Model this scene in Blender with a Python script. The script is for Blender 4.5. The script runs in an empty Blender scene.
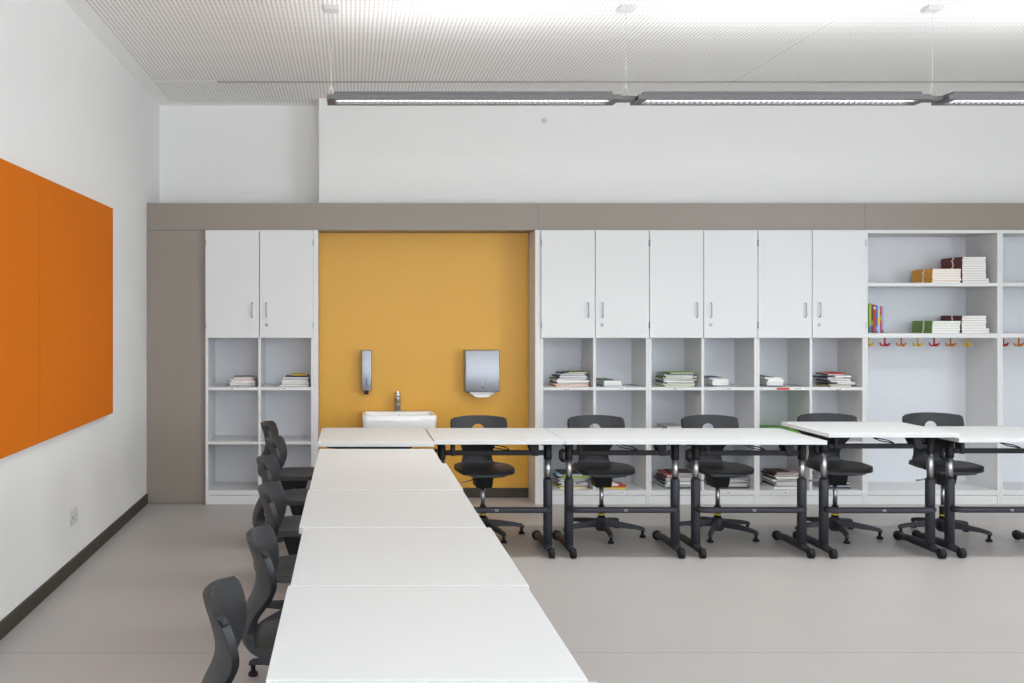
import bpy, bmesh, math, random
from mathutils import Vector, Matrix
random.seed(7)
sc = bpy.context.scene
COL = sc.collection
R = math.radians

# ------------------------------------------------------------------ materials
def lin(c):
    c /= 255.0
    return c / 12.92 if c <= 0.04045 else ((c + 0.055) / 1.055) ** 2.4
def rgb(r, g, b): return (lin(r), lin(g), lin(b), 1.0)

def mat(name, col, rough=0.5, metal=0.0, spec=0.5, noise=0.0, nscale=8.0, bump=0.0, bscale=200.0, coat=0.0):
    m = bpy.data.materials.new(name); m.use_nodes = True
    nt = m.node_tree; b = nt.nodes['Principled BSDF']
    b.inputs['Base Color'].default_value = col
    b.inputs['Roughness'].default_value = rough
    b.inputs['Metallic'].default_value = metal
    b.inputs['Specular IOR Level'].default_value = spec
    b.inputs['Coat Weight'].default_value = coat
    tc = nt.nodes.new('ShaderNodeTexCoord')
    if noise > 0:
        n = nt.nodes.new('ShaderNodeTexNoise'); n.inputs['Scale'].default_value = nscale
        n.inputs['Detail'].default_value = 4
        nt.links.new(tc.outputs['Object'], n.inputs['Vector'])
        mx = nt.nodes.new('ShaderNodeMix'); mx.data_type = 'RGBA'
        mx.inputs['A'].default_value = tuple(c * (1 - noise) for c in col[:3]) + (1,)
        mx.inputs['B'].default_value = tuple(min(1, c * (1 + noise)) for c in col[:3]) + (1,)
        nt.links.new(n.outputs['Fac'], mx.inputs['Factor'])
        nt.links.new(mx.outputs['Result'], b.inputs['Base Color'])
    if bump > 0:
        n2 = nt.nodes.new('ShaderNodeTexNoise'); n2.inputs['Scale'].default_value = bscale
        nt.links.new(tc.outputs['Object'], n2.inputs['Vector'])
        bp = nt.nodes.new('ShaderNodeBump'); bp.inputs['Strength'].default_value = bump
        bp.inputs['Distance'].default_value = 0.002
        nt.links.new(n2.outputs['Fac'], bp.inputs['Height'])
        nt.links.new(bp.outputs['Normal'], b.inputs['Normal'])
    return m

def emit(name, col, strength):
    m = bpy.data.materials.new(name); m.use_nodes = True
    nt = m.node_tree; b = nt.nodes['Principled BSDF']
    b.inputs['Base Color'].default_value = (0.8, 0.8, 0.8, 1)
    b.inputs['Emission Color'].default_value = col
    b.inputs['Emission Strength'].default_value = strength
    return m

M = {}
M['wall'] = mat('white_wall_paint', rgb(230, 230, 228), 0.7, noise=0.008, nscale=3, bump=0.03, bscale=300)
M['taupe'] = mat('taupe_laminate', rgb(139, 129, 119), 0.38, noise=0.02, nscale=4)
M['yellow'] = mat('ochre_yellow_paint', rgb(214, 160, 52), 0.45, noise=0.02, nscale=2.5)
M['base'] = mat('dark_brown_skirting', rgb(54, 45, 35), 0.5, noise=0.05)
M['orange'] = mat('orange_felt', rgb(206, 108, 18), 0.9, spec=0.15, noise=0.03, nscale=60, bump=0.15, bscale=500)
M['lam'] = mat('white_laminate', rgb(213, 213, 213), 0.4, noise=0.006, nscale=6)
M['laminside'] = mat('pale_grey_backboard', rgb(213, 216, 222), 0.5, noise=0.006, nscale=6)
M['top'] = mat('desk_white_laminate', rgb(206, 207, 207), 0.42, noise=0.008, nscale=5)
M['edge'] = mat('desk_grey_edging', rgb(205, 206, 206), 0.5, noise=0.01)
M['frame'] = mat('charcoal_steel', rgb(50, 51, 57), 0.5, spec=0.3, noise=0.05, nscale=30, bump=0.05)
M['black'] = mat('black_plastic', rgb(22, 22, 25), 0.5, spec=0.25, noise=0.05, nscale=30)
M['shell'] = mat('charcoal_moulded_plastic', rgb(41, 42, 45), 0.45, spec=0.35, noise=0.05, nscale=40, bump=0.08, bscale=400)
M['chrome'] = mat('chrome_steel', rgb(178, 180, 184), 0.34, metal=1.0, noise=0.02, nscale=20)
M['tapchrome'] = mat('polished_chrome', rgb(222, 223, 225), 0.12, metal=1.0, noise=0.02, nscale=20)
M['brushed'] = mat('brushed_steel', rgb(168, 172, 180), 0.5, metal=1.0, noise=0.04, nscale=20)
M['alu'] = mat('grey_aluminium', rgb(110, 109, 109), 0.5, metal=0.4, noise=0.03, nscale=20)
M['louvre'] = mat('bright_louvre_aluminium', rgb(225, 225, 228), 0.3, metal=0.5, noise=0.02)
M['ceramic'] = mat('white_ceramic', rgb(240, 241, 242), 0.12, noise=0.004, coat=0.5)
M['whiteplastic'] = mat('white_plastic', rgb(200, 200, 199), 0.4, noise=0.01)
M['cable'] = mat('pale_cable', rgb(205, 205, 202), 0.4, noise=0.02)
M['paper'] = mat('white_paper', rgb(238, 237, 234), 0.8, noise=0.03, nscale=120)
M['ink'] = mat('dark_ink', rgb(70, 72, 90), 0.8, noise=0.1, nscale=60)
M['dark'] = mat('dark_gap', rgb(35, 33, 32), 0.7, noise=0.05)
M['lampdown'] = emit('lamp_tube_down', (.97, 0.985, 1.0, 1), 3.2)
M['lampup'] = emit('lamp_tube_up', (.97, 0.985, 1.0, 1), 8.0)
M['railm'] = mat('grey_rail_metal', rgb(150, 143, 134), 0.5, noise=0.03)
PAL = {
 'white': (235, 234, 231), 'cream': (225, 215, 195), 'pale pink': (214, 184, 186), 'grey': (150, 152, 156),
 'pale grey': (196, 197, 199), 'dark brown': (70, 50, 42), 'navy blue': (38, 46, 82), 'black': (38, 36, 40),
 'maroon': (96, 34, 44), 'dark red': (100, 26, 26), 'red': (184, 44, 40), 'orange': (214, 124, 40), 'olive': (140, 140, 50),
 'yellow': (222, 190, 50), 'green': (112, 150, 62), 'dark green': (50, 92, 66), 'blue': (60, 100, 176),
 'light blue': (150, 186, 220), 'lilac': (160, 150, 204), 'mustard': (224, 160, 40), 'teal': (70, 130, 132), 'lime green': (150, 176, 60),
 'bright green': (108, 166, 66)}
for k, v in PAL.items():
    M['c_' + k] = mat('cover_' + k.replace(' ', '_'), rgb(*v), 0.5, noise=0.06, nscale=25)

# --- ceiling: perforated acoustic board
def math_node(nt, op, a, b=None):
    n = nt.nodes.new('ShaderNodeMath'); n.operation = op
    for i, v in enumerate((a, b)):
        if v is None: continue
        if isinstance(v, (int, float)): n.inputs[i].default_value = v
        else: nt.links.new(v, n.inputs[i])
    return n.outputs[0]
def ceiling_mat():
    m = bpy.data.materials.new('perforated_ceiling_board'); m.use_nodes = True
    nt = m.node_tree; b = nt.nodes['Principled BSDF']; b.inputs['Roughness'].default_value = 0.8
    g = nt.nodes.new('ShaderNodeNewGeometry'); s = nt.nodes.new('ShaderNodeSeparateXYZ')
    nt.links.new(g.outputs['Position'], s.inputs[0])
    x, y = s.outputs['X'], s.outputs['Y']
    P = 0.0267
    mm = lambda op, a, b2=None: math_node(nt, op, a, b2)
    fx = mm('SUBTRACT', mm('FRACT', mm('DIVIDE', mm('ADD', x, 10.0), P)), 0.5)
    fy = mm('SUBTRACT', mm('FRACT', mm('DIVIDE', mm('ADD', y, 10.0), P)), 0.5)
    d = mm('SQRT', mm('ADD', mm('MULTIPLY', fx, fx), mm('MULTIPLY', fy, fy)))
    hole = mm('LESS_THAN', d, 0.262)
    for cond in (mm('GREATER_THAN', x, -1.510), mm('LESS_THAN', y, 8.375),
                 mm('GREATER_THAN', mm('ABSOLUTE', mm('SUBTRACT', y, 7.62)), 0.02),
                 mm('GREATER_THAN', mm('ABSOLUTE', mm('SUBTRACT', x, 2.92)), 0.012)):
        hole = mm('MULTIPLY', hole, cond)
    joint = mm('LESS_THAN', mm('ABSOLUTE', mm('SUBTRACT', x, 2.92)), 0.003)
    mx = nt.nodes.new('ShaderNodeMix'); mx.data_type = 'RGBA'
    mx.inputs['A'].default_value = rgb(248, 248, 246); mx.inputs['B'].default_value = rgb(176, 174, 171)
    nt.links.new(mm('MAXIMUM', hole, joint), mx.inputs['Factor'])
    nt.links.new(mx.outputs['Result'], b.inputs['Base Color'])
    return m
M['ceil'] = ceiling_mat()

def floor_mat():
    m = bpy.data.materials.new('warm_grey_linoleum'); m.use_nodes = True
    nt = m.node_tree; b = nt.nodes['Principled BSDF']
    b.inputs['Roughness'].default_value = 0.42; b.inputs['Specular IOR Level'].default_value = 0.5
    g = nt.nodes.new('ShaderNodeNewGeometry'); s = nt.nodes.new('ShaderNodeSeparateXYZ')
    nt.links.new(g.outputs['Position'], s.inputs[0])
    n = nt.nodes.new('ShaderNodeTexNoise'); n.inputs['Scale'].default_value = 2.2; n.inputs['Detail'].default_value = 6
    nt.links.new(g.outputs['Position'], n.inputs['Vector'])
    mx = nt.nodes.new('ShaderNodeMix'); mx.data_type = 'RGBA'
    mx.inputs['A'].default_value = rgb(168, 163, 159); mx.inputs['B'].default_value = rgb(176, 171, 167)
    nt.links.new(n.outputs['Fac'], mx.inputs['Factor'])
    f = math_node(nt, 'ABSOLUTE', math_node(nt, 'SUBTRACT', math_node(nt, 'FRACT', math_node(nt, 'DIVIDE', math_node(nt, 'ADD', s.outputs['Y'], 5.56), 2.0)), 0.0))
    j = math_node(nt, 'LESS_THAN', f, 0.0026)
    mx2 = nt.nodes.new('ShaderNodeMix'); mx2.data_type = 'RGBA'
    mx2.inputs['B'].default_value = rgb(130, 122, 115)
    nt.links.new(mx.outputs['Result'], mx2.inputs['A']); nt.links.new(j, mx2.inputs['Factor'])
    nt.links.new(mx2.outputs['Result'], b.inputs['Base Color'])
    return m
M['floor'] = floor_mat()

# ------------------------------------------------------------------ mesh helpers
class MB:
    def __init__(self): self.bm = bmesh.new()
    def box(self, x0, x1, y0, y1, z0, z1, mi=0):
        v = [self.bm.verts.new(p) for p in ((x0,y0,z0),(x1,y0,z0),(x1,y1,z0),(x0,y1,z0),(x0,y0,z1),(x1,y0,z1),(x1,y1,z1),(x0,y1,z1))]
        for q in ((0,3,2,1),(4,5,6,7),(0,1,5,4),(1,2,6,5),(2,3,7,6),(3,0,4,7)):
            f = self.bm.faces.new([v[i] for i in q]); f.material_index = mi
        return self
    def hexa(self, b4, t4, mi=0):
        v = [self.bm.verts.new(p) for p in list(b4) + list(t4)]
        for q in ((0,3,2,1),(4,5,6,7),(0,1,5,4),(1,2,6,5),(2,3,7,6),(3,0,4,7)):
            f = self.bm.faces.new([v[i] for i in q]); f.material_index = mi
        return self
    def loft(self, rings, mi=0, cap0=True, cap1=True, smooth=True):
        rv = [[self.bm.verts.new(p) for p in r] for r in rings]
        n = len(rv[0])
        for a, b in zip(rv, rv[1:]):
            for i in range(n):
                f = self.bm.faces.new((a[i], a[(i+1) % n], b[(i+1) % n], b[i])); f.smooth = smooth; f.material_index = mi
        if cap0: f = self.bm.faces.new(list(reversed(rv[0]))); f.material_index = mi
        if cap1: f = self.bm.faces.new(rv[-1]); f.material_index = mi
        return self
    def tube(self, pts, r, seg=14, mi=0):
        pts = [Vector(p) for p in pts]
        rr = r if isinstance(r, (list, tuple)) else [r] * len(pts)
        rings = []; up = None
        for i, p in enumerate(pts):
            if i == 0: t = pts[1] - p
            elif i == len(pts) - 1: t = p - pts[i-1]
            else: t = (pts[i+1] - p).normalized() + (p - pts[i-1]).normalized()
            t.normalize()
            if up is None:
                ref = Vector((0,0,1)) if abs(t.z) < 0.9 else Vector((0,1,0))
                up = (ref - t * ref.dot(t)).normalized()
            else:
                up = (up - t * up.dot(t)).normalized()
            side = t.cross(up)
            rings.append([p + (side * math.cos(a) + up * math.sin(a)) * rr[i] for a in (2*math.pi*k/seg for k in range(seg))])
        return self.loft(rings, mi)
    def build(self, name, mats, parent=None, bevel=0.0, seg=2, label=None):
        me = bpy.data.meshes.new(name)
        bmesh.ops.recalc_face_normals(self.bm, faces=self.bm.faces)
        self.bm.to_mesh(me); self.bm.free()
        return link_mesh(name, me, mats, parent, bevel, seg, label)

def link_mesh(name, me, mats, parent=None, bevel=0.0, seg=2, label=None):
    o = bpy.data.objects.new(name, me); COL.objects.link(o)
    for m in (mats if isinstance(mats, (list, tuple)) else [mats]):
        if len(me.materials) < 8: me.materials.append(M[m])
    if parent is not None: o.parent = parent
    if bevel > 0:
        b = o.modifiers.new('bevel', 'BEVEL'); b.width = bevel; b.segments = seg; b.limit_method = 'ANGLE'; b.angle_limit = R(35)
    if label: o['label'] = label
    return o

def tag(o, label, cat, group=None):
    o['label'] = label; o['category'] = cat
    if group: o['group'] = group
    return o
def thing(name, label, cat, loc=(0,0,0), rz=0.0, group=None):
    o = bpy.data.objects.new(name, None); COL.objects.link(o)
    o.empty_display_size = 0.1
    o.location = loc; o.rotation_euler = (0, 0, rz)
    return tag(o, label, cat, group)
def struct(o, label=None):
    o['kind'] = 'structure'
    if label: o['label'] = label
    return o
def copy_tree(o, parent=None):
    c = o.copy(); COL.objects.link(c); c.parent = parent
    for ch in list(o.children): copy_tree(ch, c)
    return c
def bake(o):
    """apply the modifiers of o into a plain mesh"""
    dg = bpy.context.evaluated_depsgraph_get(); dg.update()
    me = bpy.data.meshes.new_from_object(o.evaluated_get(dg))
    o.modifiers.clear(); o.data = me
    return o
def rounded_rect(x0, x1, y0, y1, r, z, n=5):
    pts = []
    for cx, cy, a0 in ((x1-r, y1-r, 0), (x0+r, y1-r, 90), (x0+r, y0+r, 180), (x1-r, y0+r, 270)):
        for k in range(n + 1):
            a = R(a0 + 90 * k / n); pts.append((cx + r * math.cos(a), cy + r * math.sin(a), z))
    return pts

# ------------------------------------------------------------------ camera
CAMZ = 1.5
cam = bpy.data.cameras.new('camera'); co = bpy.data.objects.new('camera', cam); COL.objects.link(co)
co.location = (0, 0, CAMZ); co.rotation_euler = (R(90), 0, 0)
cam.sensor_width = 36; cam.sensor_fit = 'HORIZONTAL'; cam.lens = 36 * 1000 / 1024
cam.shift_x = (512 - 351) / 1024; cam.shift_y = -(341.5 - 315) / 1024
cam.clip_start = 0.05; cam.clip_end = 60
sc.camera = co

# ------------------------------------------------------------------ room shell
XL, XR, YB, YF, ZC = -1.627, 7.6, 8.50, -2.6, 3.281
def sbox(name, m, x0, x1, y0, y1, z0, z1, label=None, bevel=0):
    return struct(MB().box(x0, x1, y0, y1, z0, z1).build(name, m, bevel=bevel), label)
sbox('floor', 'floor', XL-.2, XR+.2, YF-.2, YB+.2, -.15, 0, 'warm grey linoleum floor')
sbox('ceiling', 'ceil', XL-.2, XR+.2, YF-.2, YB+.2, ZC, ZC+.15, 'white perforated acoustic ceiling')
sbox('wall_left', 'wall', XL-.2, XL, YF, YB, 0, ZC, 'white painted left wall')
sbox('wall_back', 'wall', XL-.2, XR+.2, YB, YB+.2, 0, ZC, 'white painted back wall')
sbox('wall_front', 'wall', XL-.2, XR+.2, YF-.2, YF, 0, ZC)
# right wall with a long window opening
w = MB(); w.box(XR, XR+.2, YF, YB, 0, .55); w.box(XR, XR+.2, YF, YB, 3.0, ZC)
w.box(XR, XR+.2, 1.3, YB, .55, 3.0)
struct(w.build('wall_right', 'wall'), 'white right wall with a long window')
# bulkhead above the joinery, niche wall, fascia and end panel
sbox('wall_upper', 'wall', -.263, XR, 8.22, YB, 2.3917, ZC, 'white bulkhead above the taupe fascia')
sbox('wall_niche', 'yellow', -.2605, 1.4572, 8.22, YB, 0, 2.174, 'ochre yellow wall behind the basin')
sbox('trim_1', 'taupe', XL, 1.489, 7.96, YB, 2.176, 2.3915, 'taupe fascia board above the basin niche')
sbox('trim_2', 'taupe', 1.491, 4.088, 7.96, YB, 2.176, 2.3915, 'taupe fascia board above the white doors')
sbox('trim_3', 'taupe', 4.090, XR, 7.96, YB, 2.176, 2.3915, 'taupe fascia board above the open shelves')
sbox('trim_4', 'taupe', XL, -1.154, 7.96, YB, .004, 2.173, 'tall taupe end panel in the left corner')
sbox('baseboard_left', 'base', XL, XL+.012, YF, 7.958, 0, .08, 'dark brown skirting along the left wall')
sbox('baseboard_niche', 'base', -.2605, 1.4572, 8.208, 8.22, 0, .08, 'dark brown skirting under the ochre wall')
sbox('trim_5', 'railm', -1.02, XR, 7.614, 7.626, ZC-.010, ZC, 'thin grey rail along the ceiling')
d = MB().tube([(1.59, 8.22, 3.10), (1.59, 8.212, 3.10)], [.021, .019], 20).build('trim_6', 'whiteplastic'); struct(d, 'small round white cover plate on the bulkhead')

# ------------------------------------------------------------------ pinboards on the left wall
for k, (y0, y1, lb) in enumerate(((5.072, 6.635, 'orange felt pinboard nearer the back corner on the left wall'),
                                  (3.505, 5.068, 'orange felt pinboard on the left wall cut off by the photo edge'))):
    t = thing('pinboard', lb, 'pinboard', (XL, (y0+y1)/2, .85), 0, 'orange pinboards on the left wall')
    h = (y1-y0)/2
    MB().box(.028, .050, -h+.006, h-.006, 0, 1.357).build('panel', 'orange', t, .003)
    MB().box(0, .028, -h+.16, h-.16, .10, 1.25).build('backing_frame', 'wall', t)

# double socket
t = thing('wall_socket', 'white double power socket low on the left wall', 'socket', (XL, 5.84, .325))
MB().box(0, .009, -.085, .085, -.048, .048).build('cover_plate', 'lam', t, .003)
for s in (-.038, .038):
    b = MB()
    b.tube([(.0091, s, 0), (.013, s, 0)], .029, 20)
    b.build('outlet', 'lam', t)
    c = MB()
    for z in (-.0095, .0095): c.tube([(.0131, s+z, 0), (.0135, s+z, 0)], .004, 10)
    c.build('contact', 'dark', t.children[-1])

# ------------------------------------------------------------------ cabinets
YC, DEP = 7.916, .42             # carcass front plane and depth
YBK = YC + DEP
BT = .021
SH1, SH2, BOT, MID = .928, .4975, .111, 1.339     # upper surfaces of the boards
def door_pair(t, x0, x1, z0=1.32, z1=2.167):
    xm = (x0 + x1) / 2
    for s, a, b in ((-1, x0 + .002, xm - .0025), (1, xm + .0025, x1 - .002)):
        dr = MB().box(a, b, -.020, -.001, z0, z1).build('door', 'lam', t, .0015)
        hx = xm + s * .056
        MB().tube([(hx, -.0201, 1.597), (hx, -.040, 1.592), (hx, -.045, 1.580), (hx, -.045, 1.500), (hx, -.040, 1.488), (hx, -.0201, 1.483)], .0042, 10).build('handle', 'brushed', dr, label='brushed steel bow handle')
        if s == 1:
            lk = MB(); lk.tube([(hx, -.0201, 1.422), (hx, -.027, 1.422)], [.014, .012], 16)
            lk.build('lock', 'brushed', dr)
            MB().box(hx-.0015, hx+.0015, -.0278, -.0271, 1.414, 1.430).build('keyhole', 'dark', dr)
        ex = x0 + .0045 if s == -1 else x1 - .0045
        for hz in (2.07, 1.42):
            MB().tube([(ex, -.018, hz-.025), (ex, -.018, hz+.025)], .0035, 8).build('hinge', 'brushed', t)

def tall_unit(name, label, cat, x0, x1, doors=True, filler=None, shelves=None, group=None, names=()):
    cx = (x0 + x1) / 2
    t = thing(name, label, cat, (cx, YC, 0), 0, group)
    a, b = x0 - cx + .0004, x1 - cx - .0004
    fl, fr = (filler or (0, 0))
    sides = MB()
    sides.box(a, a + BT, 0, DEP, 0, 2.173)
    sides.build('side_panel', 'lam', t, .0008)
    MB().box(b - BT, b, 0, DEP, 0, 2.173).build('side_panel', 'lam', t, .0008)
    if fl: MB().box(a - fl, a - .0004, 0, .30, 0, 2.173).build('filler_panel', 'lam', t, .0008)
    if fr: MB().box(b + .0004, b + fr, 0, .30, 0, 2.173).build('filler_panel', 'lam', t, .0008)
    ia, ib = a + BT + .0002, b - BT - .0002
    MB().box(ia, ib, DEP - .012, DEP, .07, 2.15).build('back_panel', 'laminside', t)
    MB().box(ia, ib, .002, DEP - .0125, 2.148, 2.173).build('top_panel', 'lam', t, .0008)
    MB().box(ia, ib, .001, DEP - .0125, .075, BOT).build('bottom_panel', 'lam', t, .0008)
    MB().box(ia, ib, .004, .024, 0, .0715).build('plinth', 'lam', t, .0008)
    if doors:
        m = MB(); zs = (.1115, 2.1475)
        segs = ((BOT + .0005, SH2 - .0225), (SH2 + .0005, SH1 - .0245), (SH1 + .0005, MID - .0225))
        for z0, z1 in segs: m.box(-BT/2, BT/2, .001, DEP - .0125, z0, z1)
        m.build('divider', 'lam', t, .0008)
        for z, th in ((SH2, .022), (SH1, .024), (MID, .022)):
            MB().box(ia, ib, .001, DEP - .0125, z - th, z).build('shelf', 'lam', t, .0008)
        door_pair(t, a, b)
        for nx, nz, nw, red in names:
            q = MB().box(nx - cx - nw/2, nx - cx + nw/2, -.0006, .0009, nz - .008, nz + .008).build('name_label', 'c_red' if red else 'paper', t, label='red name sticker' if red else None)
            if not red:
                k = MB(); x = nx - cx - nw * .38; random.seed(int(nx * 997))
                while x < nx - cx + nw * .3:
                    ww = random.uniform(.003, .007); hh = random.uniform(.002, .0045)
                    k.box(x, x + ww, -.0009, -.0007, nz - hh, nz + hh); x += ww + .002
                k.build('handwriting', 'ink', q)
    for z, th in (shelves or ()):
        MB().box(ia, ib, .001, DEP - .0125, z - th, z).build('shelf', 'lam', t, .0008)
    return t

def px(x, s=126.3): return (x - 351) / s
zl = SH1 - .012
zb = .093
tall_unit('tall_cabinet', 'white two-door cabinet over open cubbies left of the yellow basin niche', 'cabinet', -1.152, -.295, filler=(0, .034), group='white two-door cabinets',
          names=((px(232), zl, .05, 0), (px(284), zl, .05, 0)))
tall_unit('tall_cabinet', 'white two-door cabinet over cubbies directly right of the yellow basin niche', 'cabinet', 1.50, 2.3567, filler=(.042, 0), group='white two-door cabinets',
          names=((px(567), zl-.004, .07, 0), (px(622), zl, .05, 0), (px(622), zb, .05, 0)))
tall_unit('tall_cabinet', 'white two-door cabinet over cubbies, middle of the three right of the niche', 'cabinet', 2.3567, 3.2134, group='white two-door cabinets',
          names=((px(675), zl, .05, 0), (px(729), zl, .05, 0), (px(729), zb, .05, 0)))
tall_unit('tall_cabinet', 'white two-door cabinet over cubbies next to the open shelves with coat hooks', 'cabinet', 3.2134, 4.070, group='white two-door cabinets',
          names=((px(783), zl, .10, 1), (px(798), zl, .10, 0), (px(839), zl-.003, .07, 0), (px(785), zb, .05, 0)))
SA, SB = 1.755, 1.355
wu = tall_unit('coat_shelving', 'white open shelving with two book shelves above a row of coat hooks', 'shelving', 4.070, 5.1386, doors=False, shelves=((SA, .028), (SB, .036)), group='white open shelving with hooks')
wu2 = tall_unit('coat_shelving', 'white open shelving with coat hooks cut off by the right photo edge', 'shelving', 5.1386, 6.207, doors=False, shelves=((SA, .028), (SB, .036)), group='white open shelving with hooks')
def hook(t, x, colr):
    m = MB(); z = SB - .0362; y = .19
    m.tube([(x, y, z), (x, y, z - .004)], .016, 16)
    m.tube([(x, y, z - .003), (x, y, z - .064)], .0068, 10)
    for s in (-1, 1):
        m.tube([(x, y, z - .058), (x + s*.012, y, z - .067), (x + s*.026, y, z - .066), (x + s*.036, y, z - .055), (x + s*.039, y, z - .043)], [.007, .0072, .007, .0065, .006], 10)
    m.tube([(x, y, z - .058), (x, y - .014, z - .068), (x, y - .030, z - .064), (x, y - .036, z - .052)], [.007, .0075, .008, .009], 10)
    m.build('coat_hook', 'c_' + colr, t, label=colr + ' double coat hook')
for k, c in enumerate(('yellow', 'red', 'orange', 'yellow', 'red', 'orange', 'yellow')):
    hook(wu, (868.5 + 16.45 * k - 351) / 123.4 - (4.070 + 5.1386) / 2, c)
for k, c in enumerate(('red', 'orange', 'yellow', 'red', 'orange')):
    hook(wu2, (1001 + 15.5 * k + 351 * 0 - 351) / 123.4 - (5.1386 + 6.207) / 2 + .02, c)

# ------------------------------------------------------------------ books
def book_mesh(wd, dp, th, spine='left', c=None):
    """page block inside a cover folded round one edge; local origin at centre of the base"""
    m = MB(); c = c or min(.0016, th * .16)
    x0, x1, y0, y1 = -wd/2, wd/2, -dp/2, dp/2
    m.box(x0, x1, y0, y1, 0, c); m.box(x0, x1, y0, y1, th - c, th)
    e = .0025
    if spine == 'left': m.box(x0, x0 + e, y0, y1, c, th - c); m.box(x0 + e, x1 - e, y0 + e, y1 - e, c, th - c, 1)
    elif spine == 'front': m.box(x0, x1, y0, y0 + e, c, th - c); m.box(x0 + e, x1 - e, y0 + e, y1 - e, c, th - c, 1)
    else: m.box(x1 - e, x1, y0, y1, c, th - c); m.box(x0 + e, x1 - e, y0 + e, y1 - e, c, th - c, 1)
    return m
ORD = ['lowest', 'second from bottom', 'third from bottom', 'fourth from bottom', 'fifth from bottom', 'sixth from bottom', 'seventh from bottom', 'eighth from bottom', 'ninth from bottom', 'tenth from bottom', 'eleventh from bottom', 'twelfth from bottom']
CUBBY = [(-1.1306, -.734), (-.713, -.3164)]
for q in (1.50, 2.3567, 3.2134):
    CUBBY += [(q + .0218, q + .4178), (q + .439, q + .835)]
def pile(where, base, items, group, y=8.03, noun='exercise book', name='exercise_book', s=125.0):
    """items from the bottom: (x0 px, x1 px, thickness, colour, spine, yaw degrees); px span the pile with its visible side"""
    z = base + .0006
    n = len(items)
    for i, (p0, p1, th, colr, spn, yaw) in enumerate(items):
        dp = .22 + .012 * ((i * 7) % 3)
        sh = dp / 8.0 * 1.0
        if noun != 'folder':
            if p0 > 400: p0 += (p0 - 351) * sh; spn = 'left' if spn != 'front' or i % 2 else 'front'
            else: p1 -= (351 - p1) * sh * .3
        th *= .93
        x0, x1 = px(p0, s), px(p1, s)
        if x1 - x0 < .13 and noun != 'folder' and n > 1: x0 = x1 - .13
        o = book_mesh(x1 - x0, dp, th - .0006, spn).build(name, ['c_' + colr, 'paper'])
        a = R(yaw); hx = ((x1 - x0) * math.cos(a) + dp * abs(math.sin(a))) / 2
        cx = (x0 + x1) / 2
        lo, hi = [c for c in CUBBY if c[0] - .03 < cx < c[1] + .03][0]
        cx = max(lo + hx + .002, min(hi - hx - .002, cx))
        o.location = (cx, y + dp / 2 - .05 + .012 * ((i * 5) % 3), z)
        o.rotation_euler = (0, 0, a)
        pos = 'topmost' if i == n - 1 and n > 1 else ORD[i]
        if n == 1: lb = f'{colr} {noun} lying {where}'
        else: lb = f'{colr} {noun}, {pos}, {where}'
        tag(o, lb, noun.split()[-1], group)
        z += th
    return z
L, F, Rr = 'left', 'front', 'right'
G = 'exercise books in the cubbies'
pile('in upper left cubby left of the niche', SH1, [(226, 256, .008, 'black', L, 0), (229, 256, .016, 'pale pink', Rr, 1), (229.5, 255.5, .014, 'white', Rr, -1), (231, 256, .014, 'pale pink', Rr, 2),
     (230, 254, .012, 'white', Rr, -2), (233, 255, .010, 'pale pink', Rr, 3), (232, 253, .008, 'grey', Rr, 1)], G)
pile('in upper right cubby left of the niche', SH1, [(279, 309.5, .016, 'maroon', L, 0), (281, 309, .018, 'white', Rr, 1), (283, 309, .010, 'pale grey', Rr, -1), (282, 308, .016, 'white', Rr, 1),
     (284, 309, .006, 'black', F, 2), (283, 309, .014, 'white', Rr, 0), (285, 309, .006, 'navy blue', F, 1), (292, 308, .010, 'black', F, 3), (293, 307, .006, 'yellow', F, 2)], G)
pile('in first upper cubby right of niche', SH1, [(549, 588, .012, 'orange', L, 4), (549, 589, .012, 'pale pink', L, -1), (550, 588, .014, 'dark brown', L, 3), (551, 589, .016, 'white', Rr, -1),
     (550, 586, .014, 'olive', L, 5), (554, 588, .012, 'lilac', L, -2), (552, 586, .014, 'black', L, 4), (556, 586, .012, 'white', Rr, -3), (556, 585, .010, 'navy blue', L, 3), (562, 587, .008, 'olive', F, 1)], G)
pile('in second upper cubby right of niche', SH1, [(596.5, 624, .008, 'grey', L, 0), (597, 622, .014, 'white', L, 1), (596.5, 621, .014, 'white', L, -1), (597, 620.5, .014, 'white', L, 1), (597, 614, .007, 'dark green', F, 3)], G)
pile('alone beside white pile in second upper cubby right of niche', SH1, [(627.5, 642, .006, 'grey', F, 5)], G)
pile('in third upper cubby right of niche', SH1, [(655, 693, .010, 'lime green', L, 3), (655, 696, .014, 'white', L, -2), (656, 694, .012, 'black', L, 4), (654.5, 694, .014, 'dark green', L, -2),
     (655, 697, .014, 'white', Rr, 3), (654.5, 693, .012, 'navy blue', L, -4), (656, 696, .014, 'olive', Rr, 2), (657, 694, .012, 'light blue', F, -3), (656, 686, .010, 'black', F, 4), (662, 694, .008, 'lime green', F, -3)], G)
pile('in fourth upper cubby right of niche', SH1, [(706, 732, .010, 'grey', F, 0), (706, 729, .018, 'white', L, 0), (706, 728.5, .018, 'white', L, -1), (706, 728, .016, 'white', L, 1), (706, 726, .010, 'white', L, 0), (706.5, 724, .006, 'navy blue', F, 1)], G)
pile('in fifth upper cubby right of niche', SH1, [(761.5, 784, .008, 'navy blue', F, 0), (761.5, 783.5, .018, 'white', L, 0), (762, 783, .018, 'white', L, 0), (762, 783, .018, 'white', L, 1), (761.5, 782, .016, 'white', L, -1), (762, 774, .006, 'black', F, 2)], G)
pile('alone beside the white pile in fifth upper cubby right of niche', SH1, [(787, 806, .006, 'grey', F, 3)], G)
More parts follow.
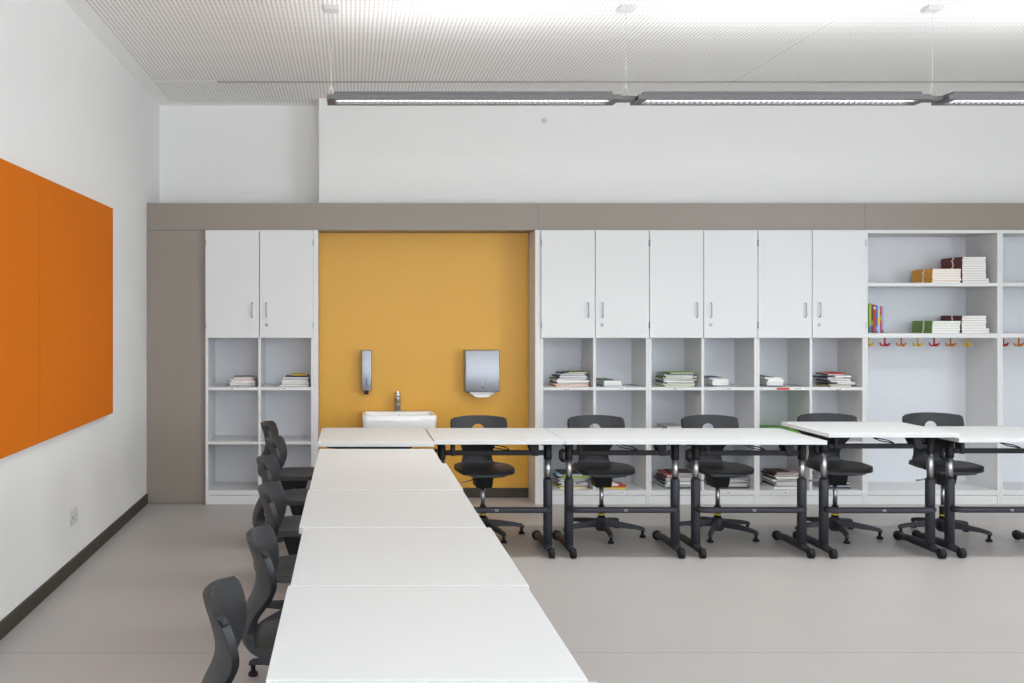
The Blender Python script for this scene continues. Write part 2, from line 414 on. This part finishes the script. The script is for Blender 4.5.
pile('in sixth upper cubby right of niche', SH1, [(815, 850, .012, 'olive', L, 4), (816, 856, .010, 'navy blue', L, -2), (822, 855, .016, 'white', Rr, 1), (815, 850, .014, 'dark brown', L, 4),
     (816, 851, .016, 'white', Rr, -1), (814.5, 842, .012, 'navy blue', L, 3), (822, 850, .014, 'white', Rr, 1), (820, 845, .012, 'dark brown', L, -3), (828, 846, .010, 'red', F, -8)], G)
YL = 8.04
pile('in first bottom cubby right of niche', BOT, [(553, 586, .014, 'yellow', L, 4), (554, 588, .014, 'dark brown', L, -3), (555, 588, .018, 'white', Rr, 3), (553, 586, .014, 'grey', L, -3),
     (554, 588, .016, 'white', Rr, 4), (552, 585, .014, 'navy blue', L, -3), (555, 587, .014, 'lime green', F, 4), (553, 584, .012, 'light blue', F, -5), (556, 580, .010, 'black', L, 4)], G, y=YL)
pile('in second bottom cubby right of niche', BOT, [(603, 628, .010, 'yellow', F, -14), (606, 625, .012, 'red', F, 12), (600, 618, .012, 'white', L, 4)], G, y=YL, noun='folder', name='folder')
pile('in third bottom cubby right of niche', BOT, [(657, 694, .012, 'dark green', F, 1), (657, 696, .016, 'white', F, 1), (656, 696, .012, 'navy blue', L, -2), (658, 696, .016, 'white', F, 1), (655, 694, .012, 'navy blue', L, 4),
     (658, 696, .016, 'white', F, -2), (656, 695, .014, 'maroon', L, 2), (660, 697, .016, 'pale pink', F, -3), (659, 690, .012, 'red', L, 8), (663, 694, .010, 'dark brown', F, -2)], G, y=YL)
pile('in fourth bottom cubby right of niche', BOT, [(706, 746, .012, 'black', F, 1), (707, 748, .012, 'pale pink', F, -2), (706, 748, .014, 'white', L, 2), (708, 750, .010, 'black', F, -2), (708, 749, .014, 'white', F, 3),
     (707, 746, .012, 'lime green', L, -3), (708, 749, .014, 'grey', F, 2), (706, 744, .012, 'black', F, 4), (708, 746, .012, 'white', F, -4), (712, 742, .010, 'teal', F, -6)], G, y=YL)
pile('in fifth bottom cubby right of niche', BOT, [(762, 800, .014, 'white', L, 1), (763, 800, .012, 'black', F, 1), (764, 802, .016, 'white', F, -1), (764, 801, .016, 'grey', L, 2), (762, 800, .016, 'white', F, -2),
     (763, 801, .014, 'dark brown', L, 3), (765, 803, .014, 'white', F, -3), (762, 798, .014, 'maroon', L, 3), (766, 803, .014, 'pale pink', F, -3), (763, 792, .010, 'dark brown', L, 4)], G, y=YL)
pile('in sixth bottom cubby right of niche', BOT, [(816, 850, .014, 'navy blue', F, 0), (817, 851, .012, 'white', F, 2), (816, 850, .014, 'navy blue', F, -2), (816, 849, .014, 'maroon', F, 2), (817, 836, .016, 'white', L, -1), (816, 838, .016, 'light blue', L, 2), (817, 837, .016, 'white', L, -2), (816, 836, .012, 'grey', L, 2)], G, y=YL)
pile('in third middle cubby right of niche', SH2, [(657, 692, .018, 'white', L, 1), (658, 693, .018, 'grey', L, -1), (657, 692, .018, 'white', F, 1), (658, 692, .018, 'maroon', F, -2), (657, 690, .018, 'white', F, 2), (658, 686, .018, 'pale pink', F, -2), (657, 683, .014, 'grey', L, 3)], G)
# the green box
t = thing('storage_box', 'bright green storage box in the middle cubby beside the raised desk', 'box', (3.432, 8.12, SH2 + .0005))
b = MB(); W, D_, H = .178, .13, .088
b.box(-W, W, -D_, D_, 0, .004); b.box(-W, W, -D_, -D_+.004, .004, H); b.box(-W, W, D_-.004, D_, .004, H); b.box(-W, -W+.004, -D_+.004, D_-.004, .004, H); b.box(W-.004, W, -D_+.004, D_-.004, .004, H)
b.build('body', 'c_bright green', t, .001)
b = MB(); W += .003; D_ += .003; b.box(-W, W, -D_, D_, H, H+.004); b.box(-W, W, -D_, -D_+.0025, H-.02, H); b.box(-W, W, D_-.0025, D_, H-.02, H); b.box(-W, -W+.0025, -D_+.0025, D_-.0025, H-.02, H); b.box(W-.0025, W, -D_+.0025, D_-.0025, H-.02, H)
b.build('lid', 'c_bright green', t, .001)

# --- tall piles of workbooks on the open shelves: coloured spines to the left, page edges to the front
def workbooks(shelf, base, x0p, x1p, n, th, colr, kind, wide=0, lid=None, s=125.4):
    x0, x1 = px(x0p, s), px(x1p, s); z = base + .0006
    rnd = random.Random(int(x0p * 13 + base * 100)); dp = .285; w0 = x1 - x0
    for i in range(n):
        wd = w0 + (.024 if i < wide else 0) + rnd.uniform(-.003, .003); t_ = th - .0007; cc = colr
        if lid and i == n - 1: cc = lid
        m = book_mesh(wd, dp, t_, 'left', .0006)
        yb = -dp/2 + dp * .44 + rnd.uniform(-.008, .008)
        m.box(-wd/2 - .0006, -wd/2 - .0001, yb - .010, yb + .010, .0008, t_ - .0008, 1)
        o = m.build('workbook', ['c_' + cc, 'paper'])
        sh = (.010 if i == n - 1 else 0) + rnd.uniform(-.0015, .0015)
        o.location = (x0 + wd/2 + sh, 7.965 + dp/2 + (.012 if i == n - 1 else rnd.uniform(0, .006)), z); z += th
        pos = 'topmost' if i == n - 1 else ORD[i]
        tag(o, f'{cc} spined workbook, {pos} of the {kind} pile on the {shelf}', 'book', 'workbooks piled on the open shelves')
workbooks('top open shelf', SA, 931.6, 960.6, 6, .0190, 'mustard', 'lower')
workbooks('top open shelf', SA, 961.6, 986.0, 11, .0190, 'dark red', 'taller', wide=2)
workbooks('second open shelf', SB, 931.5, 960.0, 5, .0195, 'green', 'lower')
workbooks('second open shelf', SB, 961.0, 986.0, 7, .0200, 'dark red', 'taller', wide=2, lid='maroon')

def standing(x0p, x1p, h, colr, band, label, lean=0.0, dp=.17, s=125.2):
    x0, x1 = px(x0p, s), px(x1p, s); wd = x1 - x0 - .0008
    m = MB(); m.box(-wd/2, wd/2, 0, .003, 0, h, 0); c = .002
    m.box(-wd/2, -wd/2 + c, .003, dp, 0, h); m.box(wd/2 - c, wd/2, .003, dp, 0, h); m.box(-wd/2 + c, wd/2 - c, .003, dp - .004, .003, h - .004, 1)
    for z0, z1 in band[1]: m.box(-wd/2 + .0004, wd/2 - .0004, -.0006, -.0001, z0, z1, 2)
    o = m.build('picture_book', ['c_' + colr, 'paper', 'c_' + band[0]], None, .0008, 1)
    o.location = ((x0 + x1)/2, 8.0, SB + .0006); o.rotation_euler = (0, lean, 0)
    tag(o, label, 'book', 'books standing on the second open shelf')
standing(869.9, 872.3, .238, 'lime green', ('blue', [(.005, .06)]), 'lime green book with blue spine foot, leftmost standing on the second open shelf')
standing(872.4, 874.0, .230, 'dark brown', ('olive', [(.06, .10)]), 'thin dark brown book standing beside the lime green one on the second shelf')
standing(874.1, 876.9, .228, 'red', ('pale pink', [(.19, .21)]), 'thick red book standing third from the left on the second open shelf')
standing(877.0, 878.4, .222, 'blue', ('light blue', [(.02, .05)]), 'thin blue book standing between red and pale books on the second shelf')
standing(878.5, 880.9, .220, 'light blue', ('yellow', [(.07, .13), (.16, .18)]), 'light blue book with yellow spine patches standing on the second shelf')
standing(881.0, 882.5, .216, 'red', ('lime green', [(.10, .14)]), 'thin red book with green patch standing sixth from left on the second shelf')
standing(882.6, 884.4, .210, 'lilac', ('dark red', [(.002, .025)]), 'lilac book with dark red foot, rightmost of those standing on the second shelf')

# ------------------------------------------------------------------ basin niche
t = thing('wash_basin', 'white ceramic wash basin with chrome tap on the yellow wall', 'wash basin', (.3805, 8.22, 0))
zr = .716; hw = .2925
m = MB()
rings = [rounded_rect(-hw+.07, hw-.07, -.34, -.02, .05, .548), rounded_rect(-hw+.025, hw-.025, -.395, -.002, .05, .562), rounded_rect(-hw+.008, hw-.008, -.412, -.0005, .045, .60), rounded_rect(-hw+.002, hw-.002, -.418, -.0005, .042, .66),
         rounded_rect(-hw, hw, -.42, -.0005, .04, zr-.006), rounded_rect(-hw+.004, hw-.004, -.416, -.003, .038, zr),
         rounded_rect(-hw+.022, hw-.022, -.398, -.12, .035, zr), rounded_rect(-hw+.027, hw-.027, -.392, -.126, .035, zr-.008),
         rounded_rect(-hw+.045, hw-.045, -.375, -.14, .05, zr-.07), rounded_rect(-hw+.10, hw-.10, -.33, -.17, .05, zr-.10)]
m.loft(rings)
m.build('basin', 'ceramic', t)
MB().tube([(0.008, -.1335, zr-.03), (0.008, -.137, zr-.031)], .010, 16).build('overflow_cap', 'brushed', t)
MB().tube([(0, -.25, zr-.0995), (0, -.25, zr-.093)], [.03, .026], 20).build('drain', 'chrome', t)
tp = MB().tube([(0, -.065, zr), (0, -.065, zr+.006), (0, -.065, zr+.007), (0, -.065, zr+.115), (0, -.065, zr+.120)], [.030, .030, .0245, .0245, .021], 24).build('tap', 'chrome', t)
MB().tube([(0, -.075, zr+.085), (0, -.12, zr+.080), (0, -.165, zr+.070), (0, -.172, zr+.058)], [.018, .0165, .015, .013], 14).build('spout', 'chrome', tp)
lv = MB(); lv.tube([(0, -.065, zr+.1205), (0, -.065, zr+.140), (0, -.066, zr+.150)], [.0255, .0255, .020], 20); lv.tube([(0, -.07, zr+.143), (0, -.12, zr+.156), (0, -.15, zr+.162)], [.009, .008, .007], 12)
lv.build('lever', 'tapchrome', tp)

t = thing('soap_dispenser', 'tall brushed steel soap dispenser on the yellow wall', 'soap dispenser', (.126, 8.22, .886))
m = MB(); m.loft([rounded_rect(-.042, .042, -.098, -.0006, .012, 0), rounded_rect(-.0435, .0435, -.10, -.0006, .012, .004), rounded_rect(-.0435, .0435, -.10, -.0006, .012, .323), rounded_rect(-.041, .041, -.097, -.0006, .011, .327)])
m.build('body', 'brushed', t, .0)
MB().box(-.003, .003, -.1008, -.1001, .045, .10).build('level_window', 'dark', t)
m = MB(); m.box(-.017, .017, -.082, -.040, -.034, -.0005); m.build('pump_nozzle', 'black', t, .004)

t = thing('towel_dispenser', 'brushed steel paper towel dispenser on the yellow wall', 'towel dispenser', (1.0655, 8.22, .876))
m = MB(); m.loft([rounded_rect(-.138, .138, -.118, -.0006, .008, 0), rounded_rect(-.1395, .1395, -.12, -.0006, .008, .004), rounded_rect(-.1395, .1395, -.12, -.0006, .008, .334), rounded_rect(-.136, .136, -.116, -.0006, .008, .338)])
m.build('body', 'brushed', t)
MB().tube([(.0, -.1201, .038), (.0, -.123, .038)], .006, 12).build('lock', 'dark', t)
MB().box(-.0022, .0022, -.1207, -.1201, .048, .085).build('level_slot', 'whiteplastic', t)
m = MB(); prof = [(-.113, -.003), (-.105, -.010), (-.085, -.020), (-.060, -.038), (-.035, -.044), (.035, -.044), (.060, -.038), (.085, -.020), (.105, -.010), (.113, -.003)]
m.loft([[(x, y, z) for x, z in prof] + [(x, y, z + .004 if z < -.005 else z + .002) for x, z in reversed(prof)] for y in (-.105, -.02)], smooth=False)
m.loft([[(x*.93, y, z*.93) for x, z in prof] for y in (-.085, -.03)], smooth=False)
m.build('paper_towel', 'paper', t)

# ------------------------------------------------------------------ pendant lights
YP = 5.78
def pendant(x0, x1, label, cables, connector):
    cx = (x0 + x1) / 2; h = (x1 - x0) / 2
    t = thing('pendant_light', label, 'pendant light', (cx, YP, 2.729), 0, 'suspended linear lights')
    m = MB()
    m.box(-h, h, -.09, -.062, 0, .028); m.box(-h, h, .062, .09, 0, .028); m.box(-h, -h+.05, -.062, .062, 0, .028); m.box(h-.05, h, -.062, .062, 0, .028)
    m.build('housing', 'alu', t, .002)
    MB().box(-h+.05, h-.05, -.0615, .0615, .022, .0285).build('diffuser', 'lampdown', t)
    lv = MB(); n = int((2*h - .12) / .032)
    for k in range(n):
        x = -h + .06 + k * .032
        lv.box(x, x + .0022, -.0615, .0615, .004, .0215)
    lv.box(-h+.05, h-.05, -.0015, .0015, .004, .0215)
    lv.build('louvre', 'louvre', t)
    g = MB(); g.box(-h+.04, h-.04, -.062, -.056, .0285, .050); g.box(-h+.04, h-.04, .056, .062, .0285, .050); g.box(-h+.04, -h+.046, -.056, .056, .0285, .050); g.box(h-.046, h-.04, -.056, .056, .0285, .050)
    g.build('gear_tray', 'alu', t, .001)
    MB().box(-h+.046, h-.046, -.0555, .0555, .038, .044).build('uplight_tube', 'lampup', t)
    if connector:
        MB().box(h, h + connector, -.04, .04, .006, .030).build('connector', 'alu', t, .003)
    for cxx in cables:
        x = cxx - cx
        m = MB(); zc = ZC - 2.729 - .026
        m.tube([(x, 0, .11), (x, 0, zc)], .0011, 6)
        m.tube([(x - .02, 0, .028), (x - .005, 0, .085), (x, 0, .11)], .0016, 6); m.tube([(x + .02, 0, .028), (x + .004, 0, .085), (x, 0, .11)], .0016, 6)
        m.build('suspension_cable', 'cable', t)
        MB().box(x - .045, x + .045, -.045, .045, zc, ZC - 2.729 - .0003).build('ceiling_rose', 'whiteplastic', t, .003)
pendant(-.138, 1.537, 'grey linear pendant light at the left end of the row', (-.115, 1.59), .098)
pendant(1.637, 3.305, 'grey linear pendant light, middle of the three above the desks', (3.36,), .098)
pendant(3.405, 5.08, 'grey linear pendant light cut off by the right photo edge', (5.13,), .10)

# ------------------------------------------------------------------ desks
def vs_mesh():
    cu = bpy.data.curves.new('mark', 'FONT'); cu.body = 'VS'; cu.size = .021; cu.align_x = 'CENTER'; cu.align_y = 'CENTER'; cu.extrude = .0004
    o = bpy.data.objects.new('tmp', cu); COL.objects.link(o)
    dg = bpy.context.evaluated_depsgraph_get(); dg.update()
    me = bpy.data.meshes.new_from_object(o.evaluated_get(dg))
    bpy.data.objects.remove(o)
    me.transform(Matrix.Rotation(R(90), 4, 'X'))
    me.materials.clear()
    return me
VS = vs_mesh()
PROTO = {}
def make_desk(zt, W):
    """user side is +Y; width .797 in x, depth .675 in y"""
    t = bpy.data.objects.new('school_desk', None); COL.objects.link(t)
    D_ = .3375; th = .025
    m = MB(); m.box(-W, W, -D_, D_, zt - th, zt)
    for f in m.bm.faces:
        f.normal_update()
        if abs(f.normal.z) < .5: f.material_index = 1
    m.build('tabletop', ['top', 'edge'], t, .002)
    zu = zt - th - .0005
    yl = -.135
    for s in (-1, 1):
        x = s * .334
        lg = MB().tube([(x, yl, .040), (x, yl, .465), (x, yl, .471)], [.0285, .0285, .026], 20).build('leg', 'frame', t)
        MB().tube([(x, yl, .4712), (x, yl, zu - .118)], .0195, 18).build('inner_tube', 'chrome', lg, label='chrome telescopic tube')
        sl = MB(); sl.tube([(x, yl, zu - .1178), (x, yl, zu - .112), (x, yl, zu - .008)], [.022, .025, .025], 18)
        sl.build('sleeve', 'black', lg)
        ar = MB(); ar.hexa([(x-.018, yl-.06, zu-.022), (x+.018, yl-.06, zu-.022), (x+.018, yl+.10, zu-.045), (x-.018, yl+.10, zu-.045)], [(x-.018, yl-.09, zu), (x+.018, yl-.09, zu), (x+.018, yl+.10, zu), (x-.018, yl+.10, zu)])
        ar.hexa([(x-.018, yl+.1002, zu-.045), (x+.018, yl+.1002, zu-.045), (x+.018, yl+.42, zu-.012), (x-.018, yl+.42, zu-.012)], [(x-.018, yl+.1002, zu), (x+.018, yl+.1002, zu), (x+.018, yl+.43, zu), (x-.018, yl+.43, zu)])
        ar.build('support_arm', 'black', t, .002)
        ft = MB(); ft.tube([(x, -.218, .040), (x, -.135, .047), (x, .10, .046), (x, .215, .038)], [.021, .025, .024, .022], 16)
        ft = ft.build('foot', 'frame', t)
        MB().tube([(x-.017, -.258, .030), (x-.016, -.258, .030), (x+.016, -.258, .030), (x+.017, -.258, .030)], [.026, .030, .030, .026], 18).build('castor', 'black', ft)
        cp = MB(); cp.tube([(x, .216, .040), (x, .232, .034), (x, .244, .030)], [.0285, .034, .020], 16)
        cp.build('end_cap', 'black', ft)
    zb_ = zu - .077
    MB().box(-.310, .310, yl-.015, yl+.015, zb_-.015, zb_+.015).build('crossbar', 'black', t, .004)
    k = MB(); k.hexa([(.235, yl-.022, zb_-.018), (.275, yl-.022, zb_-.018), (.275, yl+.05, zb_-.018), (.235, yl+.05, zb_-.018)], [(.205, yl-.022, zu), (.275, yl-.022, zu), (.275, yl+.10, zu), (.205, yl+.10, zu)]); k.build('tilt_bracket', 'black', t, .004)
    k = MB(); k.box(-.275, -.25, yl-.022, yl+.05, zb_-.018, zu); k.build('tilt_bracket', 'black', t, .004)
    # footrest bar
    yb = yl - .07; zf = .287; xs = .334
    r_ = .05; pts = [(-xs, yl - .022, zf)]
    for a in range(0, 91, 15): pts.append((-xs + r_ - r_*math.cos(R(a)), yb + r_ - r_*math.sin(R(a)) if r_ < .07 else yb, zf))
    pts += [(-p[0], p[1], p[2]) for p in reversed(pts)]
    fb = MB().tube(pts, .019, 14).build('footrest', 'frame', t)
    v = link_mesh('maker_mark', VS, 'cable', fb); v.location = (0, yb - .0193, zf)
    # bag hook beside the left leg and a wire hook under the top
    x = -.334
    MB().tube([(x-.026, yl, zu-.066), (x-.040, yl, zu-.062), (x-.048, yl, zu-.072), (x-.048, yl, zu-.110), (x-.042, yl-.008, zu-.122), (x-.032, yl-.024, zu-.124)], [.011, .013, .0155, .0155, .013, .011], 12).build('bag_hook', 'black', t)
    wz = zu - .012
    MB().tube([(-0.055, yl-.02, zu-.001), (-0.045, yl-.05, zu-.022), (-0.015, yl-.07, zu-.036), (0.065, yl-.07, zu-.050), (0.085, yl-.04, zu-.052), (0.065, yl+.0, zu-.040), (0.005, yl+.02, zu-.030), (-0.035, yl+.02, zu-.010), (-0.045, yl+.02, zu-.001)], .0036, 8).build('wire_hook', 'black', t)
    return t
def desk(x, y, rz, zt, label, group, W=.3985):
    key = (round(zt, 4), W)
    if key not in PROTO:
        t = make_desk(zt, W); PROTO[key] = t
    else: t = copy_tree(PROTO[key])
    t.location = (x, y, 0); t.rotation_euler = (0, 0, R(rz))
    tag(t, label, 'desk', group)
    return t
GR, GC = 'white desks in the row facing the cabinets', 'white desks in the column running to the camera'
YT = 6.4245
desk(.9035, YT, 0, .736, 'white desk in the row before the yellow niche, next to the corner desk', GR)
desk(1.704, YT, 0, .736, 'white desk in the row before the first two-door cabinet right of the niche', GR)
desk(2.501, YT, 0, .735, 'white desk in the row just left of the raised desk', GR)
desk(3.302, YT - .01, 0, .780, 'white desk set higher than its neighbours in the row', GR)
desk(4.105, YT + .01, 0, .747, 'white desk cut off by the right photo edge, in front of the coat hooks', GR)
desk(.150, 6.380, 90, .7361, 'white desk in the corner in front of the wash basin', GC).scale = (1, 1.03, 1)
desk(.150, 5.537, 90, .708, 'white lower desk in the column right in front of the corner desk', GC, .379)
desk(.1545, 4.767, 90, .736, 'white desk third from the back in the column', GC, .3845)
desk(.1500, 3.9895, 90, .736, 'white desk fourth from the back in the column', GC, .3845)
desk(.1655, 3.212, 90, .736, 'white desk second nearest the camera among those fully seen in the column', GC, .3845)
desk(.1590, 2.457, 90, .7365, 'white desk filling the bottom of the photo, nearest fully seen in the column', GC, .365)
desk(.176, 1.702, 90, .736, 'white desk of which only a sliver shows at the bottom edge', GC, .3845)

# ------------------------------------------------------------------ chairs
def catmull(P, n):
    out = []; m = len(P)
    for i in range(m - 1):
        p0, p1, p2, p3 = P[max(i-1, 0)], P[i], P[i+1], P[min(i+2, m-1)]
        for k in range(n):
            u = k / n
            out.append(tuple(.5 * ((2*b) + (-a + c)*u + (2*a - 5*b + 4*c - d)*u*u + (-a + 3*b - 3*c + d)*u**3) for a, b, c, d in zip(p0, p1, p2, p3)))
    out.append(tuple(P[-1]))
    return out
# forward, height, half width, edge forward, edge lift, edge drop power term
SEAT = [(.212, .437, .105, 0, .0), (.214, .448, .135, -.01, .004), (.200, .454, .168, -.012, .010), (.150, .460, .188, 0, .014), (.06, .456, .195, 0, .018), (-.04, .452, .190, 0, .022), (-.12, .447, .172, .004, .024), (-.185, .452, .134, .012, .018), (-.218, .474, .110, .022, .006), (-.227, .500, .102, .026, .0)]
BACK = [(-.227, .500, .102, .026, 0), (-.228, .528, .100, .028, 0), (-.214, .575, .110, .034, 0), (-.188, .630, .140, .044, 0), (-.180, .680, .180, .052, 0), (-.190, .735, .196, .057, 0), (-.206, .785, .196, .060, 0), (-.211, .806, .193, .060, 0)]
def sheet(P, n, nu, name, parent, top_round=0.0, thick=.02):
    rows = catmull(P, n); bm = bmesh.new(); g = []
    for i, (f, z, hw_, ef, el) in enumerate(rows):
        r = []
        fr = i / (len(rows) - 1)
        for k in range(nu + 1):
            u = -1 + 2 * k / nu
            zz = z + el * u * u
            if top_round: zz -= top_round * abs(u) ** 11 * max(0, (fr - .55) / .45) ** 2 + .010 * u * u * max(0, (fr - .55) / .45)
            r.append(bm.verts.new((hw_ * u, -(f + ef * u * u), zz)))
        g.append(r)
    for a, b in zip(g, g[1:]):
        for k in range(nu): bm.faces.new((a[k], a[k+1], b[k+1], b[k])).smooth = True
    me = bpy.data.meshes.new(name); bm.to_mesh(me); bm.free()
    o = link_mesh(name, me, 'shell', parent)
    s = o.modifiers.new('s', 'SOLIDIFY'); s.thickness = thick; s.offset = 0
    return o
def make_chair():
    t = bpy.data.objects.new('swivel_chair', None); COL.objects.link(t)
    seat = sheet(SEAT, 4, 16, 'seat', t, 0, .026)
    back = sheet(BACK, 5, 20, 'backrest', t, .022, .020)
    for o, w_ in ((seat, .012), (back, .009)):
        b = o.modifiers.new('b', 'BEVEL'); b.width = w_; b.segments = 3; b.limit_method = 'ANGLE'; b.angle_limit = R(50)
    # grip hole
    bm = bmesh.new()
    ring = lambda y: [bm.verts.new(((.042) * math.cos(a), y, .715 + .034 * math.sin(a))) for a in (2*math.pi*k/28 for k in range(28))]
    A, B = ring(.08), ring(.32)
    for k in range(28): bm.faces.new((A[k], A[(k+1) % 28], B[(k+1) % 28], B[k]))
    bm.faces.new(list(reversed(A))); bm.faces.new(B); bmesh.ops.recalc_face_normals(bm, faces=bm.faces)
    me = bpy.data.meshes.new('cut'); bm.to_mesh(me); bm.free()
    cut = bpy.data.objects.new('cut', me); COL.objects.link(cut)
    bo = back.modifiers.new('h', 'BOOLEAN'); bo.object = cut; bo.operation = 'DIFFERENCE'; bo.solver = 'EXACT'
    for o in (seat, back):
        bake(o); o.data.shade_smooth() if hasattr(o.data, 'shade_smooth') else None
        o.data.set_sharp_from_angle(angle=R(48))
    bpy.data.objects.remove(cut)
    m = MB(); m.loft([[(x*.052, y*.058, .340) for x, y in ((-1,-1),(1,-1),(1,1),(-1,1))], [(x*.056, y*.062, .350) for x, y in ((-1,-1),(1,-1),(1,1),(-1,1))], [(x*.060, y*.085, .425) for x, y in ((-1,-1),(1,-1),(1,1),(-1,1))], [(x*.060, y*.10, .446) for x, y in ((-1,-1),(1,-1),(1,1),(-1,1))]], smooth=False)
    m.build('tilt_mechanism', 'black', t, .006)
    MB().tube([(-.056, 0, .392), (-.10, -.01, .380), (-.145, -.012, .366), (-.175, -.012, .362)], [.0045, .0045, .0045, .007], 10).build('height_lever', 'brushed', t)
    MB().tube([(0, 0, .198), (0, 0, .341)], .0145, 18).build('gas_lift', 'chrome', t, label='chrome gas lift column')
    sl = MB().tube([(0, 0, .045), (0, 0, .196), (0, 0, .1998)], [.024, .0225, .020], 18).build('column_sleeve', 'black', t)
    MB().tube([(0, 0, .136), (0, 0, .146)], [.02365, .0235], 18).build('sticker', 'c_yellow', sl, label='small yellow sticker')
    hb = MB().tube([(0, 0, .030), (0, 0, .045), (0, 0, .105), (0, 0, .118)], [.030, .042, .042, .032], 20).build('base_hub', 'frame', t)
    for k in range(5):
        a = R(90 + 72 * k); c, s = math.cos(a), math.sin(a)
        def P(r, w, z): return (r * c - w * s, r * s + w * c, z)
        m = MB()
        secs = ((.03, .019, .058, .106), (.12, .018, .058, .097), (.22, .016, .054, .082), (.272, .0155, .046, .070), (.286, .013, .040, .060))
        m.loft([[P(r, -w, z0), P(r, w, z0), P(r, w*.75, z1), P(r, -w*.75, z1)] for r, w, z0, z1 in secs], smooth=False)
        lg = m.build('leg', 'frame', t, .004)
        MB().tube([P(.270, 0, .052), P(.270, 0, .016), P(.270, 0, .0155), P(.270, 0, .001)], [.010, .010, .019, .021], 14).build('glide', 'black', lg)
    return t
def chair(proto, x, y, rz, label, group, spin=0.0, lift=0.0):
    t = copy_tree(proto) if proto.get('used') else proto
    proto['used'] = 1
    t.location = (x, y, 0); t.rotation_euler = (0, 0, R(rz))
    for c in t.children:
        n = c.name.split('.')[0]
        if n in ('leg', 'base_hub', 'column_sleeve'): c.rotation_euler = (0, 0, R(spin))
        else: c.location = (0, 0, lift)
    tag(t, label, 'chair', group)
    return t
ch = make_chair()
G1, G2 = 'charcoal swivel chairs behind the desk row', 'charcoal swivel chairs along the desk column'
YCH = 6.83
made = [
 chair(ch, (.900), YCH, 3, 'charcoal swivel chair in front of the yellow wall, facing the camera', G1, 56, -.012),
 chair(ch, 1.710, YCH, 0, 'charcoal swivel chair before the first cabinet right of the niche', G1, 35, -.010),
 chair(ch, 2.504, YCH, 0, 'charcoal swivel chair before the middle cabinet right of the niche', G1, 6, -.008),
 chair(ch, 3.306, YCH, -7, 'charcoal swivel chair behind the raised desk', G1, 32, .004),
 chair(ch, 4.025, YCH - .03, -7, 'charcoal swivel chair in front of the coat hooks', G1, 18, .011),
 chair(ch, -.152, 2.53, 93, 'charcoal swivel chair nearest the camera at the left of the desk column', G2, 51),
 chair(ch, -.113, 3.19, 93, 'charcoal swivel chair second nearest the camera along the desk column', G2, 51),
 chair(ch, -.157, 4.06, 89, 'charcoal swivel chair third nearest the camera along the desk column', G2, 51),
 chair(ch, -.240, 4.87, 89, 'charcoal swivel chair third from the back along the desk column', G2, 51),
 chair(ch, -.256, 5.65, 89, 'charcoal swivel chair second from the back along the desk column', G2, 51),
 chair(ch, -.364, 6.47, 89, 'charcoal swivel chair at the corner desk by the left cabinet', G2, 51),
]
for o in made:
    if 'used' in o: del o['used']

# ------------------------------------------------------------------ light
def area(name, loc, rot, sx, sy, power, col=(1, 1, 1), spread=180):
    l = bpy.data.lights.new(name, 'AREA'); l.shape = 'RECTANGLE'; l.size = sx; l.size_y = sy; l.energy = power; l.color = col; l.spread = R(spread)
    o = bpy.data.objects.new(name, l); COL.objects.link(o); o.location = loc; o.rotation_euler = rot
    return o
# daylight through the long right-hand window
area('window_daylight', (XR + .02, -.6, 1.6), (0, R(90), 0), 2.1, 3.6, 260, (.84, .92, 1.0))
area('fill_behind_camera', (.8, YF + .02, 1.55), (R(90), 0, 0), 4.7, 2.4, 140, (.88, .94, 1.0))  # added fill light on the solid front wall, evens out the back wall
# the louvred downlight of each pendant in the row (the last one hangs beyond the frame)
for xx in (.70, 2.471, 4.242, 6.013):
    area('pendant_downlight', (xx, YP, 2.7285), (0, 0, 0), 1.57, .125, 12.0, (.97, .985, 1.0), 140)
# rows of the same pendants further towards and behind the camera
for yy, p in ((1.6, 9), (-1.2, 9)):
    area('pendant_row_light', (2.4, yy, 2.72), (0, 0, 0), 5.2, .15, p, (.97, .985, 1.0))
    area('pendant_row_uplight', (2.4, yy, 2.80), (R(180), 0, 0), 5.2, .12, p * 2.8, (.97, .985, 1.0))
wd = bpy.data.worlds.new('world'); sc.world = wd; wd.use_nodes = True
wd.node_tree.nodes['Background'].inputs[0].default_value = (.85, .92, 1, 1)
wd.node_tree.nodes['Background'].inputs[1].default_value = 1.0

sc.view_settings.view_transform = 'Standard'; sc.view_settings.look = 'None'
sc.view_settings.gamma = 1; sc.view_settings.use_curve_mapping = False
sc.view_settings.exposure = 0.19
sc.cycles.use_denoising = True
sc.cycles.max_bounces = 12; sc.cycles.diffuse_bounces = 8
